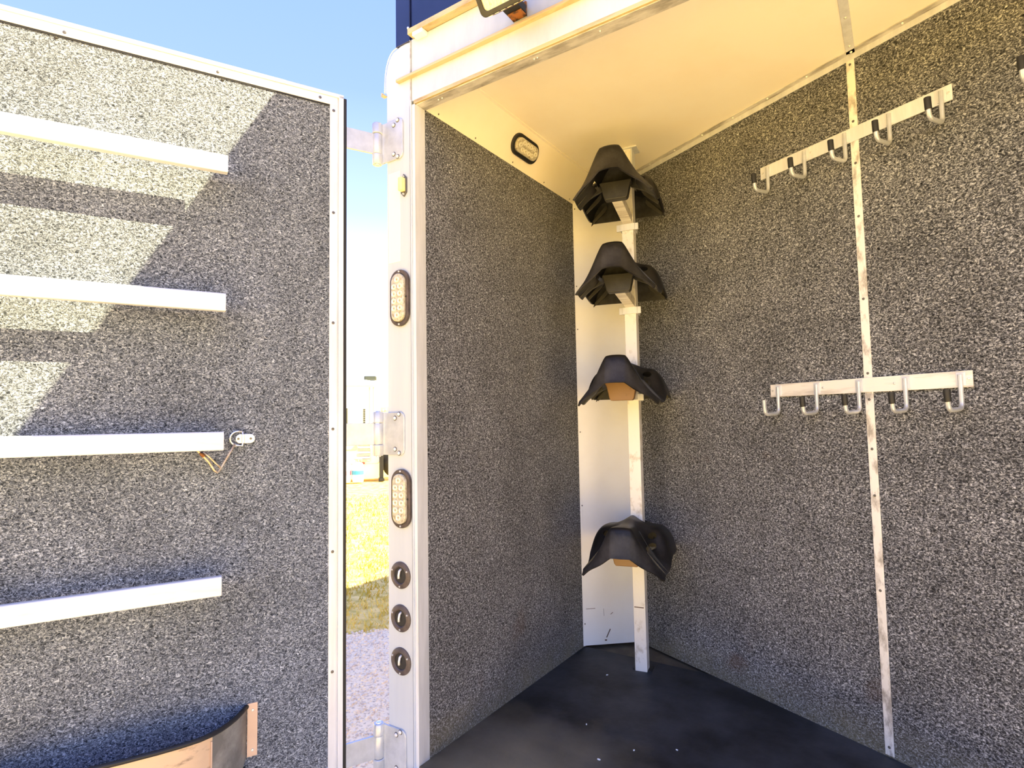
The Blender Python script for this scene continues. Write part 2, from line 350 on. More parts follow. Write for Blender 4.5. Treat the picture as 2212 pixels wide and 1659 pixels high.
struct(box('side_skin_right', 'white_paint', 1.12, 1.14, 1.31, 7.5, -.40, 2.55))
struct(box('bulkhead', 'white_paint', -1.30, 1.12, 7.45, 7.5, -.40, 2.55))
struct(box('right_post', 'aluminium_post', 1.055, 1.15, 1.309, 1.345, -.40, 2.55))

# ------------------------------------------------------------ door (opened, hinged at the rear post)
door = empty('door_1', (-1.376, 1.2945, 0), -A_D, kind='structure')
Sw = -1.32            # far edge of the door along its own width (local y)
ZT = 2.041
box('core', 'white_paint', -.042, -.004, Sw, -.104, -.03, ZT-.004, door, .002)
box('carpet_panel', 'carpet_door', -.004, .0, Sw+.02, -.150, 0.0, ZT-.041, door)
def frame_v(y0, y1, name='frame_stile'):
    return MB().box(-.004, .004, y0, y1, -.028, ZT-.001).build(name, 'aluminium', door, .001)
MB().box(-.004, .004, -.154, -.131, -.028, ZT-.038).box(-.004, .001, -.131, -.127, -.028, ZT-.012).box(-.004, .007, -.127, -.112, -.028, ZT-.004).build('frame_stile', 'aluminium', door, .0008)
MB().box(-.004, .004, Sw, Sw+.042, -.028, ZT-.001).build('frame_stile', 'aluminium', door, .001)
MB().box(-.004, .004, Sw, -.131, ZT-.038, ZT-.012).box(-.004, .007, Sw, -.112, ZT-.012, ZT).build('frame_rail', 'aluminium_bar', door, .0008)
MB().box(-.004, .004, Sw, -.154, -.028, .008).build('frame_rail', 'aluminium_bar', door, .001)
box('gasket_and_gap_shade', 'black_rubber', -.030, .002, -.111, -.101, -.03, ZT-.006, door, .002)
box('gasket_and_gap_shade', 'black_rubber', -.003, .0022, Sw+.03, -.154, ZT-.0425, ZT-.038, door, .0005)  # dark strip stands in for the shadow gap under the top rail
for y, z in [(-.818, 2.013), (-.468, 2.013), (-.184, 2.017)]+[(-.1425, z) for z in (1.985, 1.658, 1.313, .989, .624, .276)]:
    MB().lathe([(0, 0), (.0046, 0), (.0035, .002), (0, .0025)], 12, FACE_X).build('screw', 'screw_steel', door, loc=(.004, y, z))
for y in (-.835, -.455):
    MB().lathe([(0, 0), (.0045, 0), (.003, .0025), (0, .003)], 10, FACE_X).build('screw', 'near_black', door, loc=(.0, y, ZT-.046))

# blanket bars
def bar_obj(z, label):
    e = empty('blanket_bar', door.matrix_basis @ Vector((0, 0, 0)), -A_D, label, 'blanket bar', 'aluminium blanket bars across the door')
    e.location = Vector((-1.376, 1.2945, z)); return e
# cross-section (x = out from the door, z): front face slopes back a little near its top
prof = [(.070, -.0245), (.0885, -.0245), (.090, -.0225), (.090, .008), (.087, .0225), (.0845, .0245), (.070, .0245)]
PB = Matrix(((1, 0, 0, 0), (0, 0, 1, 0), (0, 1, 0, 0), (0, 0, 0, 1)))
bars = []
names = ['aluminium blanket bar across the top of the carpeted door', 'second aluminium bar from the top of the carpeted door',
         'aluminium bar beside the D ring with wire hook under it', 'lowest aluminium bar on the carpeted door, above the metal bin']
b0 = bar_obj(1.7145, names[0])
MB().prism(prof, -1.22, -.4445, PB).build('bar', 'aluminium_bar', b0, .0008)
for y in (-1.19, -1.02):
    MB().box(.0, .071, y-.02, y+.02, -.012, .012).box(0, .004, y-.035, y+.035, -.024, .024).build('bracket', 'aluminium', b0, .001)
for z, lb in ((1.334, names[1]), (.964, names[2]), (.589, names[3])):
    c = dup(b0); c.location.z = z; c['label'] = lb

# D ring and its wire hook under the third bar
dr = empty('tie_ring', (-1.376, 1.2945, .967), -A_D, 'steel D ring on a bolted oval plate beside the bar end', 'tie ring')
MB().prism([(y-.384, z) for y, z in rrect(.050, .026, .0128)], .0, .003, FACE_X).build('plate', 'chrome', dr, .0006)
for y in (-.402, -.370):
    MB().lathe([(0, 0), (.0035, 0), (.003, .002), (0, .0022)], 10, FACE_X).build('bolt', 'screw_steel', dr, loc=(.003, y, 0))
P = [(.007, -.392, .020), (.008, -.404, .021)]+[(.009, -.404-.0195*math.sin(R(a)), .0015+.0195*math.cos(R(a))) for a in (15, 35, 55, 75, 95, 115, 135, 155, 175)]+[(.008, -.392, -.020), (.007, -.390, -.0), (.007, -.392, .020)]
MB().tube(P, .0026, 8).build('ring', 'chrome', dr, smooth=True)
MB().box(.003, .0105, -.394, -.386, -.0125, .0125).build('strap', 'chrome', dr, .001)
hk = empty('wire_hook', (-1.376, 1.2945, .90), -A_D, 'rusty bent wire hook hanging from the D ring', 'hook')
MB().tube([(.012, -.412, .052), (.016, -.424, .030), (.021, -.438, .004), (.024, -.448, -.014), (.028, -.455, -.022), (.030, -.462, -.016), (.030, -.476, .008), (.030, -.50, .036), (.030, -.515, .050)], .0032, 8).build('wire', 'steel_wire', hk, smooth=True)
MB().tube([(.024, -.446, -.010), (.026, -.458, .002), (.028, -.476, .022), (.028, -.49, .034)], .0026, 8).build('wire', 'steel_wire', hk, smooth=True)
MB().tube([(.031, -.488, .022), (.031, -.497, .034)], .0045, 8).build('rust_spot', 'rust', hk, smooth=True)

# bowed metal bin near the door's foot
bn = empty('storage_bin', (-1.376, 1.2945, 0), -A_D, 'bowed tan metal bin with black rubber rim near the door bottom', 'bin')
rim = [(-.372, .002), (-.388, .030), (-.404, .056), (-.422, .078), (-.442, .098), (-.462, .112), (-.49, .124), (-.53, .131), (-.58, .134), (-.65, .134), (-.75, .130), (-.85, .118), (-.92, .098), (-.97, .070), (-1.0, .035), (-1.012, .002)]
def low(y): return .10 - .20*min(1, max(0, (-.372-y)/.12))
def sheet(rows, name, m, parent, thick=.002):
    mb = MB(); n = len(rows)
    v = []
    for (y, x, z0, z1) in rows: v += [(x, y, z0), (x, y, z1), (x-thick, y, z0), (x-thick, y, z1)]
    f = []
    for i in range(n-1):
        a, b = 4*i, 4*i+4
        f += [(a, a+1, b+1, b), (a+2, b+2, b+3, a+3), (a+1, a+3, b+3, b+1), (a, b, b+2, a+2)]
    f += [(0, 2, 3, 1), (4*n-4, 4*n-3, 4*n-1, 4*n-2)]
    return mb.add(v, f).build(name, m, parent, smooth='auto')
rows = [(y, x, low(y), .232) for y, x in rim]
sheet(rows[:6], 'end_wrap', 'bin_metal_grey', bn); sheet(rows[5:], 'front_sheet', 'bin_metal', bn)
MB().tube([(x, y, .234) for y, x in rim], .0062, 8).build('rubber_rim', 'black_rubber', bn, smooth=True)
box('mounting_strip', 'strip_tan', 0, .003, -.3705, -.3445, .100, .241, bn, .0006)
for z in (.222, .116):
    MB().lathe([(0, 0), (.0042, 0), (.003, .002), (0, .0024)], 10, FACE_X).build('rivet', 'bright_screw', bn, loc=(.003, -.357, z))
sheet([(-.462, .115, -.1, .218), (-.466, .117, -.1, .219)], 'wrap_edge', 'strip_tan', bn)
box('bottom', 'bin_metal_grey', .001, .10, -.99, -.49, -.098, -.09, bn)

# ------------------------------------------------------------ hinges
def hinge(z, label):
    h = empty('hinge', (-1.3785, 1.2945, z), 0, label, 'hinge', 'cast hinges between door and rear post')
    # post leaf: plate with rounded outer corners that flows into the barrel
    pl = [(.0, -.066), (.092, -.066), (.1, -.060), (.104, -.050), (.104, .050), (.1, .060), (.092, .066), (.0, .066)]
    MB().prism(pl, -.0145, -.0085, FACE_Y @ Matrix.Translation((0, 0, 0))).build('post_leaf', 'cast_aluminium', h, .0015)
    MB().prism([(-.0, -.066), (.028, -.066), (.028, .066), (-.0, .066)], -.010, -.0045, FACE_Y @ Matrix.Rotation(R(10), 4, 'Y')).build('leaf_web', 'cast_aluminium', h, .001)
    for k in (-1, 1):
        MB().lathe([(.0, .034*k), (.0145, .034*k), (.0165, .036*k), (.0165, .066*k), (.0145, .069*k), (0, .069*k)], 24).build('knuckle', 'cast_aluminium', h, smooth='auto')
        MB().lathe([(.0, .069*k), (.009, .069*k), (.008, .072*k), (0, .073*k)], 16).build('pin_head', 'chrome', h, smooth='auto')
        for x, zz in ((.066, .048), (.083, .060)):
            MB().lathe([(0, 0), (.0078, 0), (.0074, .0008), (0, .0008)], 14, FACE_Y).build('rivet_seat', 'screw_steel', h, loc=(x, .0083, zz*k))
            MB().lathe([(0, 0), (.0055, 0), (.0055, .0015), (.0035, .0035), (0, .004)], 14, FACE_Y).build('rivet', 'screw_steel' if 0 else 'aluminium_worn', h, loc=(x, .0078, zz*k))
    MB().lathe([(.0, -.033), (.0135, -.033), (.0145, -.031), (.0145, .031), (.0135, .033), (0, .033)], 24).build('strap_knuckle', 'cast_aluminium', h, smooth='auto')
    # strap to the door, lies in the door's plane
    m = Matrix.Rotation(-A_D, 4, 'Z')
    MB().box(-.006, .002, -.16, -.008, -.034, .034, m).build('strap', 'cast_aluminium', h, .0012)
    return h
h1 = hinge(1.911, 'top cast aluminium hinge on the rear post')
for z, lb in ((.971, 'middle cast aluminium hinge on the rear post'), (.022, 'bottom cast aluminium hinge on the rear post, below the latches')):
    c = dup(h1); c.location.z = z; c['label'] = lb

# ------------------------------------------------------------ lights, tape, sockets on the post
def oval_light(W, H, Wl, Hl):
    h = empty('oval_light', (0, 0, 0))
    ring(MB(), rrect(W, H, W/2-.0005, 10), rrect(Wl*1.02, Hl*1.01, Wl/2-.001, 10), 0, .011, FACE_Y).build('rubber_grommet', 'brown_rubber', h, .002)
    MB().prism(rrect(Wl, Hl, Wl/2-.001, 10), .0, .019, FACE_Y).build('lens', 'clear_lens', h, .004, seg=3, smooth='auto')
    for x, z in [(0, .056), (0, -.056)]+[(s*.0125, k) for s in (-1, 1) for k in (.034, .0115, -.0115, -.034)]:
        q = MB().lathe([(.0098, 0), (.0095, .0025), (.0078, .003), (.005, .0012), (.0045, .0012)], 16, FACE_Y).build('led', 'led_cup', h, loc=(x, -.0185, z), smooth='auto')
        MB().lathe([(0, 0), (.003, 0), (.002, .002), (0, .0022)], 8, FACE_Y).build('chip', 'led_chip', q, loc=(0, -.001, 0))
    for z in (.0225, -.0225):
        box('lens_bar', 'led_cup', .012, .026, -.0205, -.018, z-.0012, z+.0012, h)
    for x, z in ((0, .083), (0, -.083), (.031, -.0)):
        MB().lathe([(0, 0), (.0035, 0), (.0025, .002), (0, .002)], 8, FACE_Y).build('screw', 'bright_screw' if z else 'near_black', h, loc=(x, -.011, z))
    return h
ol = oval_light(.078, .178, .054, .152)
ol.location = (-1.289, 1.309, 1.394)
tag(ol, 'clear oval lamp with ten diodes on the post, under the white tape', 'light', 'clear oval lamps on the rear post')
o2 = dup(ol); o2.location = (-1.287, 1.309, .773); o2['label'] = 'clear oval lamp with ten diodes on the post, below the middle hinge'
tp = box('reflective_tape', 'tape_white', -1.3425, -1.290, 1.3082, 1.309, 1.512, 1.806)
tag(tp, 'cream reflective tape strip on the rear post below the top hinge', 'tape')
mk = empty('marker_light', (-1.272, 1.309, 1.752), 0, 'small hexagonal marker light with pale amber lens beside the tape', 'light')
MB().prism([(-.012, -.024), (0, -.037), (.012, -.024), (.012, .024), (0, .037), (-.012, .024)], 0, .005, FACE_Y).build('base', 'screw_steel', mk, .001)
MB().prism(rrect(.018, .044, .004), .004, .022, FACE_Y).build('lens', 'amber_lens', mk, .003, smooth='auto')
for z in (.028, -.028):
    MB().lathe([(0, 0), (.004, 0), (.003, .003), (0, .003)], 10, FACE_Y).build('screw', 'chrome', mk, loc=(0, -.005, z))
def sock(z, label):
    h = empty('round_socket', (-1.296, 1.309, z), 0, label, 'socket', 'round rubber sockets in the rear post')
    MB().lathe([(.024, -.012), (.024, .004), (.027, .0075), (.036, .0065), (.0405, .003), (.0405, .0), (.030, .0)], 32, FACE_Y).build('rubber_flange', 'brown_rubber', h, smooth='auto')
    MB().lathe([(0, 0), (.0245, 0), (.0245, .0022), (0, .0022)], 28, FACE_Y).build('recess', 'near_black', h)
    MB().tube([(.003, -.002, .019), (.003, -.010, .014), (.001, -.011, .002), (.0, -.010, -.008)], .0034, 10).build('peg', 'aluminium_worn', h, smooth=True)
    for x, zz in ((-.030, .014), (.030, .014), (.0, -.033)):
        MB().lathe([(0, 0), (.0032, 0), (.0025, .002), (0, .0022)], 10, FACE_Y).build('screw', 'bright_screw', h, loc=(x, -.0065, zz))
    return h
s1 = sock(.541, 'topmost round black rubber socket of three in the post')
for z, lb in ((.413, 'middle round black rubber socket of three in the post'), (.286, 'lowest round black rubber socket, above the bottom hinge')):
    c = dup(s1); c.location.z = z; c['label'] = lb

# work light over the header
wk = empty('work_light', (-.792, 1.166, 2.125), 0, 'rectangular work light with ribbed glass above the header', 'light')
wk.rotation_euler = (R(38), 0, 0)
MB().prism(rrect(.172, .125, .016), -.05, -.008, FACE_Y).build('housing', 'brown_plastic', wk, .006)
ring(MB(), rrect(.172, .125, .016), rrect(.146, .100, .012), -.008, .006, FACE_Y).build('bezel', 'grey_plastic', wk, .002)
MB().prism(rrect(.146, .100, .012), -.008, .0, FACE_Y).build('glass', 'lamp_glass', wk)
for i in range(13):
    MB().box(-.068+i*.0112, -.0655+i*.0112, -.003, 0, -.045, .045).build('rib', 'led_cup', wk)
for i in range(7):
    box('drain_slot', 'led_cup', -.066+i*.02, -.054+i*.02, -.004, .003, -.0635, -.0615, wk)
MB().box(-.02, .02, .05, .085, -.02, -.014).build('mount', 'rust', wk, .001)
ob = empty('light_bracket', (-.828, 1.309, 2.140), 0, 'rusty steel bracket holding the work light on the header', 'bracket')
MB().box(-.022, .022, -.03, 0.002, -.022, -.018).box(-.022, .022, -.003, .002, -.022, .02).build('angle', 'rust', ob, .001)
box('spacer', 'black_rubber', -.026, .024, -.048, -.004, -.018, .006, ob, .002)

# ceiling (cove) light
cl = empty('cove_light', (-1.1925, 1.899, 2.0805), 0, 'oval lamp with black rubber ring in the sloped ceiling edge', 'light')
# local frame: x along room depth, y across the cove, z down into the room
a = Vector((0, 1, 0)); bvec = Vector((.0687, 0, .137)).normalized(); nvec = a.cross(bvec)
if nvec.x < 0: nvec = -nvec; a = -a
cl.rotation_mode = 'QUATERNION'; cl.rotation_quaternion = Matrix((a, bvec, nvec)).transposed().to_quaternion()
ring(MB(), rrect(.178, .082, .040, 10), rrect(.150, .056, .0275, 10), -.002, .010).build('rubber_ring', 'black_rubber', cl, .003)
MB().prism(rrect(.150, .056, .0275, 10), -.002, .020).build('lens', 'clear_lens', cl, .005, seg=3, smooth='auto')
for x, y in [(s*.054, 0) for s in (-1, 1)]+[(x, s*.0125) for s in (-1, 1) for x in (-.034, -.0115, .0115, .034)]:
    q = MB().lathe([(.0095, 0), (.0092, .0022), (.0078, .0028), (.005, .0012), (.0045, .0012)], 14).build('led', 'led_cup', cl, loc=(x, y, .0203), smooth='auto')
    MB().lathe([(0, 0), (.003, 0), (.002, .002), (0, .0022)], 8).build('chip', 'led_chip', q, loc=(0, 0, .001))

# ------------------------------------------------------------ hook racks on the right wall
def arc(c, r, a0, a1, n=5): return [(c[0]+r*math.cos(R(a0+(a1-a0)*i/n)), c[1]+r*math.sin(R(a0+(a1-a0)*i/n))) for i in range(n+1)]
# J profile in (out, z) plane
J = [(.012, .000), (.012, -.070)]+arc((.030, -.075), .018, 180, 262)+arc((.070, -.079), .0165, 278, 352)+[(.088, -.066), (.089, -.046)]
Jtip = [(.0865, -.072), (.088, -.066), (.0895, -.046), (.0895, -.0405)]
def hook_rack(s0, s1, z0, z1, hooks, label, worn, bare=()):
    e = empty('hook_rack', PC, AR, label, 'hook rack', 'hook racks on the right wall')
    box('back_plate', 'aluminium_rail' if worn else 'aluminium', s0, s1, -.008, -.004, z0, z1, e, .0006)
    for i, s in enumerate(hooks):
        h = MB().tube([(s, -o, z1-.010+z) for o, z in J], .0062, 10).build('hook', 'cast_aluminium', e, smooth='auto')
        box('weld_tab', 'aluminium', s-.011, s+.012, -.0105, -.008, z0+.004, z1-.004, h, .001)
        if i not in bare:
            MB().tube([(s, -o, z1-.010+z) for o, z in Jtip], .0086, 12).build('rubber_tip', 'black_rubber', h, smooth='auto')
    L = s1-s0
    for f in ((.015, .32, .68, .985) if L > .3 else (.03,)):
        MB().lathe([(0, 0), (.0042, 0), (.003, .0022), (0, .0025)], 10, FACE_Y).build('screw', 'bright_screw', e, loc=(s0+L*f, -.008, (z0+z1)/2-.0))
    return e
HS = (.756, .897, 1.034, 1.167, 1.3035)
hook_rack(.724, 1.3285, 1.860, 1.905, HS, 'upper aluminium rack of five black tipped hooks on the carpeted wall', 0)
hook_rack(.724, 1.3305, 1.072, 1.1165, HS, 'lower worn rack of five hooks, leftmost hook without its black tip', 1, (0,))
hook_rack(1.487, 2.09, 1.860, 1.905, tuple(.018+1.487+i*.137 for i in range(5)), 'hook rack cut off at the right edge of the photo', 0)

# ------------------------------------------------------------ saddle rack pole and saddle racks
pole = empty('saddle_pole', (-.9225, 2.285, 0), R(9.6), 'square aluminium pole in front of the white corner panel', 'pole')
box('post', 'pole_metal', -.024, .024, -.024, .024, .0, ZC-.004, pole, .0015)
MB().box(-.05, .05, -.035, .035, -.006, -.0).box(.024, .029, -.028, .028, -.075, -.006).box(-.029, -.024, -.028, .028, -.075, -.006).build('ceiling_bracket', 'aluminium', pole, .001, loc=(0, 0, ZC))
box('rust_line', 'rust_dark', -.020, .018, -.0246, -.0236, .248, .2515, pole)
box('foot_patch', 'black_rubber', -.036, .040, -.015, .04, 0, .003, pole, .001)  # thin black patch around the pole's base
ARK = R(14)                     # racks point out towards the room's opening
def rack_surface():
    # rows along the length v (0 = front lip, .30 = rear). each row: list of (u, v, z) relative to crest top
    us = [0, .018, .034, .045, .065, .085, .105, .125, .148]
    rows = []
    def row(vc, zc, pts, sweep): rows.append([(u, vc+sweep*(u/.15)**1.5, zc+z) for u, z in pts])
    row(.000, -.102, [(0, 0), (.018, 0), (.035, -.001), (.046, -.008), (.066, -.024), (.086, -.036), (.106, -.046), (.127, -.059), (.148, -.082)], .055)
    row(.004, -.092, [(0, 0), (.018, 0), (.036, -.001), (.047, -.010), (.067, -.028), (.087, -.041), (.107, -.052), (.127, -.066), (.148, -.087)], .055)
    row(.026, -.010, [(0, 0), (.018, 0), (.036, -.002), (.046, -.012), (.064, -.045), (.083, -.082), (.104, -.115), (.127, -.142), (.148, -.160)], .050)
    row(.036, 0, [(0, 0), (.018, 0), (.035, -.003), (.044, -.012), (.062, -.048), (.082, -.086), (.104, -.120), (.128, -.147), (.150, -.166)], .050)
    row(.080, -.002, [(0, 0), (.018, 0), (.034, -.004), (.044, -.016), (.062, -.054), (.082, -.090), (.106, -.122), (.130, -.148), (.152, -.168)], .040)
    row(.165, -.012, [(0, 0), (.016, 0), (.032, -.005), (.044, -.024), (.064, -.066), (.086, -.100), (.110, -.124), (.134, -.142), (.154, -.160)], .010)
    row(.205, -.012, [(0, 0), (.014, -.001), (.030, -.010), (.046, -.028), (.068, -.068), (.090, -.100), (.112, -.120), (.137, -.136), (.156, -.156)], .004)
    row(.245, -.004, [(0, 0), (.013, -.003), (.028, -.012), (.048, -.024), (.072, -.042), (.096, -.052), (.117, -.066), (.140, -.092), (.158, -.142)], .0)
    row(.265, .002, [(0, 0), (.012, -.006), (.028, -.014), (.050, -.022), (.076, -.032), (.102, -.034), (.120, -.044), (.143, -.076), (.160, -.138)], 0)
    row(.330, .000, [(0, 0), (.012, -.006), (.028, -.018), (.050, -.030), (.076, -.038), (.102, -.036), (.121, -.048), (.146, -.078), (.162, -.142)], 0)
    row(.390, -.006, [(0, 0), (.012, -.006), (.028, -.018), (.050, -.030), (.076, -.038), (.102, -.036), (.119, -.048), (.145, -.078), (.162, -.142)], 0)
    row(.455, -.016, [(0, 0), (.012, -.006), (.028, -.018), (.050, -.030), (.076, -.038), (.102, -.036), (.119, -.048), (.145, -.078), (.160, -.135)], 0)
    return rows
rows = rack_surface()
def build_rack_mesh(name, cut=True):
    bm = bmesh.new(); grid = []
    for r_ in rows:
        full = [(-u, v, z) for u, v, z in reversed(r_[1:])]+list(r_)
        grid.append([bm.verts.new(p) for p in full])
    for j in range(len(grid)-1):
        for i in range(len(grid[0])-1):
            bm.faces.new((grid[j][i], grid[j][i+1], grid[j+1][i+1], grid[j+1][i]))
    bmesh.ops.recalc_face_normals(bm, faces=bm.faces)
    cl_ = bm.edges.layers.float.new('crease_edge'); nc = len(grid[0]); mid = nc//2; bm.verts.index_update()
    for j, g in enumerate(grid):
        for i in range(nc):
            if abs(i-mid) == 2 and j+1 < len(grid):
                x = bm.edges.get((g[i], grid[j+1][i]))
                if x: x[cl_] = .75 if j < 5 else .35
            if j in (0, 2, 3) and i+1 < nc:
                x = bm.edges.get((g[i], g[i+1]))
                if x: x[cl_] = .5
    me = bpy.data.meshes.new(name); bm.to_mesh(me); bm.free()
    ob = bpy.data.objects.new(name, me); link(ob)
    s = ob.modifiers.new('s', 'SUBSURF'); s.levels = 2; s.render_levels = 2
    so = ob.modifiers.new('t', 'SOLIDIFY'); so.thickness = .006; so.offset = -1
    cuts = []
    for u in (-.087, .087):
        for z in (-.062, -.097):
            c = MB().lathe([(0, -.27), (.0115, -.27), (.0115, -.12), (0, -.12)], 20, Matrix.Translation((u, 0, z)) @ FACE_Y @ Matrix.Diagonal((1.4, 1, 1, 1))).build('cutter', 'black_plastic')
            b = ob.modifiers.new('b', 'BOOLEAN'); b.object = c; b.operation = 'DIFFERENCE'; b.solver = 'EXACT'; cuts.append(c)
    c = MB().box(-.018, .050, .342, .414, -.4, .1).build('cutter', 'black_plastic')      # slot that straddles the pole
    b = ob.modifiers.new('b', 'BOOLEAN'); b.object = c; b.operation = 'DIFFERENCE'; b.solver = 'EXACT'; cuts.append(c)
    dg = bpy.context.evaluated_depsgraph_get(); dg.update()
    m2 = bpy.data.meshes.new_from_object(ob.evaluated_get(dg))
    m2.name = name
    bpy.data.objects.remove(ob)
    for c in cuts: bpy.data.objects.remove(c)
    m2.shade_smooth(); m2.set_sharp_from_angle(angle=R(40))
    m2.materials.clear(); m2.materials.append(MATS['dusty_plastic'])
    return m2
shell_me = build_rack_mesh('shell')
FRONT = Vector((-.846, 1.915, 0))
def rack(T, label, tongue, droop, shift=(0, 0), turn=0, mt='black_plastic'):
    e = empty('saddle_rack', (FRONT.x+shift[0], FRONT.y+shift[1], T), ARK+turn, label, 'saddle rack', 'black plastic saddle racks on the square pole')
    o = bpy.data.objects.new('shell', shell_me); link(o); o.parent = e
    # cross member sitting on the arm (inverted trapezoid), and its wings
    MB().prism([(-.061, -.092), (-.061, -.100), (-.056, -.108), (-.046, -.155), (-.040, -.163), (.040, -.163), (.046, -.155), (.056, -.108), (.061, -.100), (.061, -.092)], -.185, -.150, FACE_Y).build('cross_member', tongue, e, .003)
    MB().prism([(-.118, -.140), (-.056, -.112), (-.05, -.095), (.05, -.095), (.056, -.112), (.118, -.140), (.106, -.128), (.075, -.088), (.05, -.042), (.03, -.026), (-.03, -.026), (-.05, -.042), (-.075, -.088), (-.106, -.128)], -.195, -.186, FACE_Y).build('web', mt, e, .001)
    rear = [(u, z-.006) for u, v, z in rows[-1]]
    MB().prism([(-u, z) for u, z in reversed(rear[1:])]+rear+[(.150, -.148), (-.150, -.148)], -.456, -.450, FACE_Y).build('rear_wall', mt, e, .001)
    # stiffening ribs under both flaps
    for s in (-1, 1):
        for k, v in enumerate((.085, .135, .30, .43)):
            w = .012*(v > .2)
            MB().prism([(s*.085, -.088+w), (s*.150, -.166+w*2), (s*.146, -.178+w*2), (s*.092, -.120+w), (s*.082, -.104+w)], -v-.004, -v, FACE_Y).build('rib', 'grey_plastic', e, .0008)
    # arm: slopes down from the cross member to the collar on the pole
    px = Matrix.Rotation(-(ARK+turn), 4, 'Z') @ (Vector((-.9225, 2.285, 0))-Vector((FRONT.x+shift[0], FRONT.y+shift[1], 0)))
    a0 = Vector((0, .184, -.144)); a1 = Vector((px.x, px.y-.028, droop+.019)); d = (a1-a0)
    q = d.to_track_quat('Y', 'Z').to_matrix().to_4x4(); q.translation = a0
    MB().box(-.020, .020, 0, d.length, -.018, .018, q).build('arm', 'aluminium_rail', e, .001)
    c = MB()
    for x0, x1, y0, y1 in ((-.031, .031, -.031, -.0245), (-.031, -.0245, -.0245, .030), (.0245, .031, -.0245, .030)): c.box(x0, x1, y0, y1, -.014, .014)
    c.box(-.045, -.031, -.028, -.020, -.014, .014).box(.031, .045, -.028, -.020, -.014, .014)
    m = Matrix.Rotation(R(9.6)-(ARK+turn), 4, 'Z'); m.translation = Vector((px.x, px.y, droop-.012*(droop < -.17)+.01*(droop > -.17)))
    cc = MB().add(c.v, c.f, m).build('collar', 'aluminium', e, .0008)
    return e
rack(2.020, 'topmost black plastic saddle rack, under the ceiling', 'grey_plastic', -.203)
rack(1.655, 'second black plastic saddle rack from the top, above the bare pole', 'grey_plastic', -.19)
rack(1.238, 'third black plastic saddle rack, with cross member toned brown by warm bounce at its mouth', 'brown_plastic', -.155)
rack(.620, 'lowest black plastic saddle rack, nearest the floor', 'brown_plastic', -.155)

# floor debris
for i, (x, y) in enumerate(((-.80, 1.62), (-.73, 1.72), (-.92, 1.78), (-.62, 1.79), (-1.02, 2.16), (-.70, 1.57))):
    r_ = .004 if i != 0 else .007
    pb = [(r_*math.cos(R(a))*random.uniform(.6, 1.2), .5*r_*math.sin(R(a))*random.uniform(.6, 1.2)) for a in range(0, 360, 60)]
    o = MB().prism(pb, 0, .0025).build('litter_fleck', 'white_paint', loc=(x, y, 0)); o.rotation_euler.z = i
    tag(o, 'tiny pale fleck of litter on the black rubber floor', 'litter', 'pale flecks on the rubber floor')

# ------------------------------------------------------------ background: camper, tanks, hauler
BG = Vector((-11.3, 10.35, GZ)); az = math.atan2(.737, .676)
def bgE(name, q, d, label, cat, group=None):
    m = Matrix.Rotation(az, 4, 'Z'); o = BG + m @ Vector((q, d, 0))
    return empty(name, o, az, label, cat, group)
cp = bgE('camper_trailer', 0, 0, 'white travel trailer standing on the grass in the gap beside the post', 'trailer')
MB().prism([(-4.5, .42), (-.25, .42), (.20, .42), (.27, .50), (.27, 2.28), (.24, 2.43), (.12, 2.54), (-.1, 2.57), (-4.5, 2.57)], -6.2, -.05, FACE_Y).build('body', 'camper_white', cp, .03)
MB().box(-4.5, .16, -.005, .05, 2.41, 2.55).build('roof_band', 'camper_band', cp, .02)
for q in (-.02, .08): box('corner_trim', 'tan_metal', q-.012, q+.012, .035, .05, .75, 2.38, cp)
for i in range(8): box('window_slat', 'dark_glass', -.175, -.125, .02, .05, 1.40+i*.055, 1.44+i*.055, cp)
box('window', 'dark_glass', -.66, -.56, .03, .05, 1.45, 1.85, cp, .01)
for i in range(9): box('stone_guard_slat', 'camper_white' if i % 2 else 'cream_panel', -.26+.012*(8-i)*0-.10*(1-i/9), -.01, -.01+.004*i, .05, .50+i*.065, .553+i*.065, cp, .004)
box('front_locker', 'cream_panel', -.72, -.34, -.02, .05, .78, 1.22, cp, .02)
box('red_reflector', 'red_lens', -.27, -.14, -.015, .03, .43, .47, cp)
MB().box(-.16, .16, .25, .7, 2.57, 2.69).build('roof_vent', 'dark_glass', cp, .03)
box('skirt', 'camper_white', -4.5, .20, .06, .3, .05, .42, cp)
for i, q in enumerate((-.60, -.30)):
    t = bgE('propane_tank', q, -.35, ('left white gas bottle with pink label beside the travel trailer' if i == 0 else 'right white gas bottle with blue label beside the travel trailer'), 'gas bottle', 'white gas bottles by the travel trailer')
    MB().lathe([(.10, .02), (.13, .02), (.14, .08), (.14, .40), (.12, .47), (.04, .51), (0, .51)], 20).build('bottle', 'camper_white', t, smooth='auto')
    MB().lathe([(.1405, .20), (.1425, .20), (.1425, .30), (.1405, .30)], 20).build('band', 'label_pink' if i == 0 else 'label_blue', t)
    MB().tube([(.09*math.cos(R(a)), .09*math.sin(R(a)), .58) for a in range(0, 361, 30)], .012, 6).build('collar', 'tan_metal', t, smooth=True)
    MB().lathe([(0, .5), (.02, .5), (.02, .57), (.03, .58), (0, .59)], 8).build('valve', 'tan_metal', t)
    for a in (0, 120, 240): MB().tube([(.09*math.cos(R(a)), .09*math.sin(R(a)), .50), (.09*math.cos(R(a)), .09*math.sin(R(a)), .58)], .01, 6).build('collar_post', 'tan_metal', t)
hl = bgE('flatbed_trailer', .42, -.2, 'tan flatbed trailer nose with drilled plate and black jack beside the post', 'trailer')
MB().box(-.16, .12, 0, .06, 1.20, 1.86).build('drilled_plate', 'tan_metal', hl, .01)
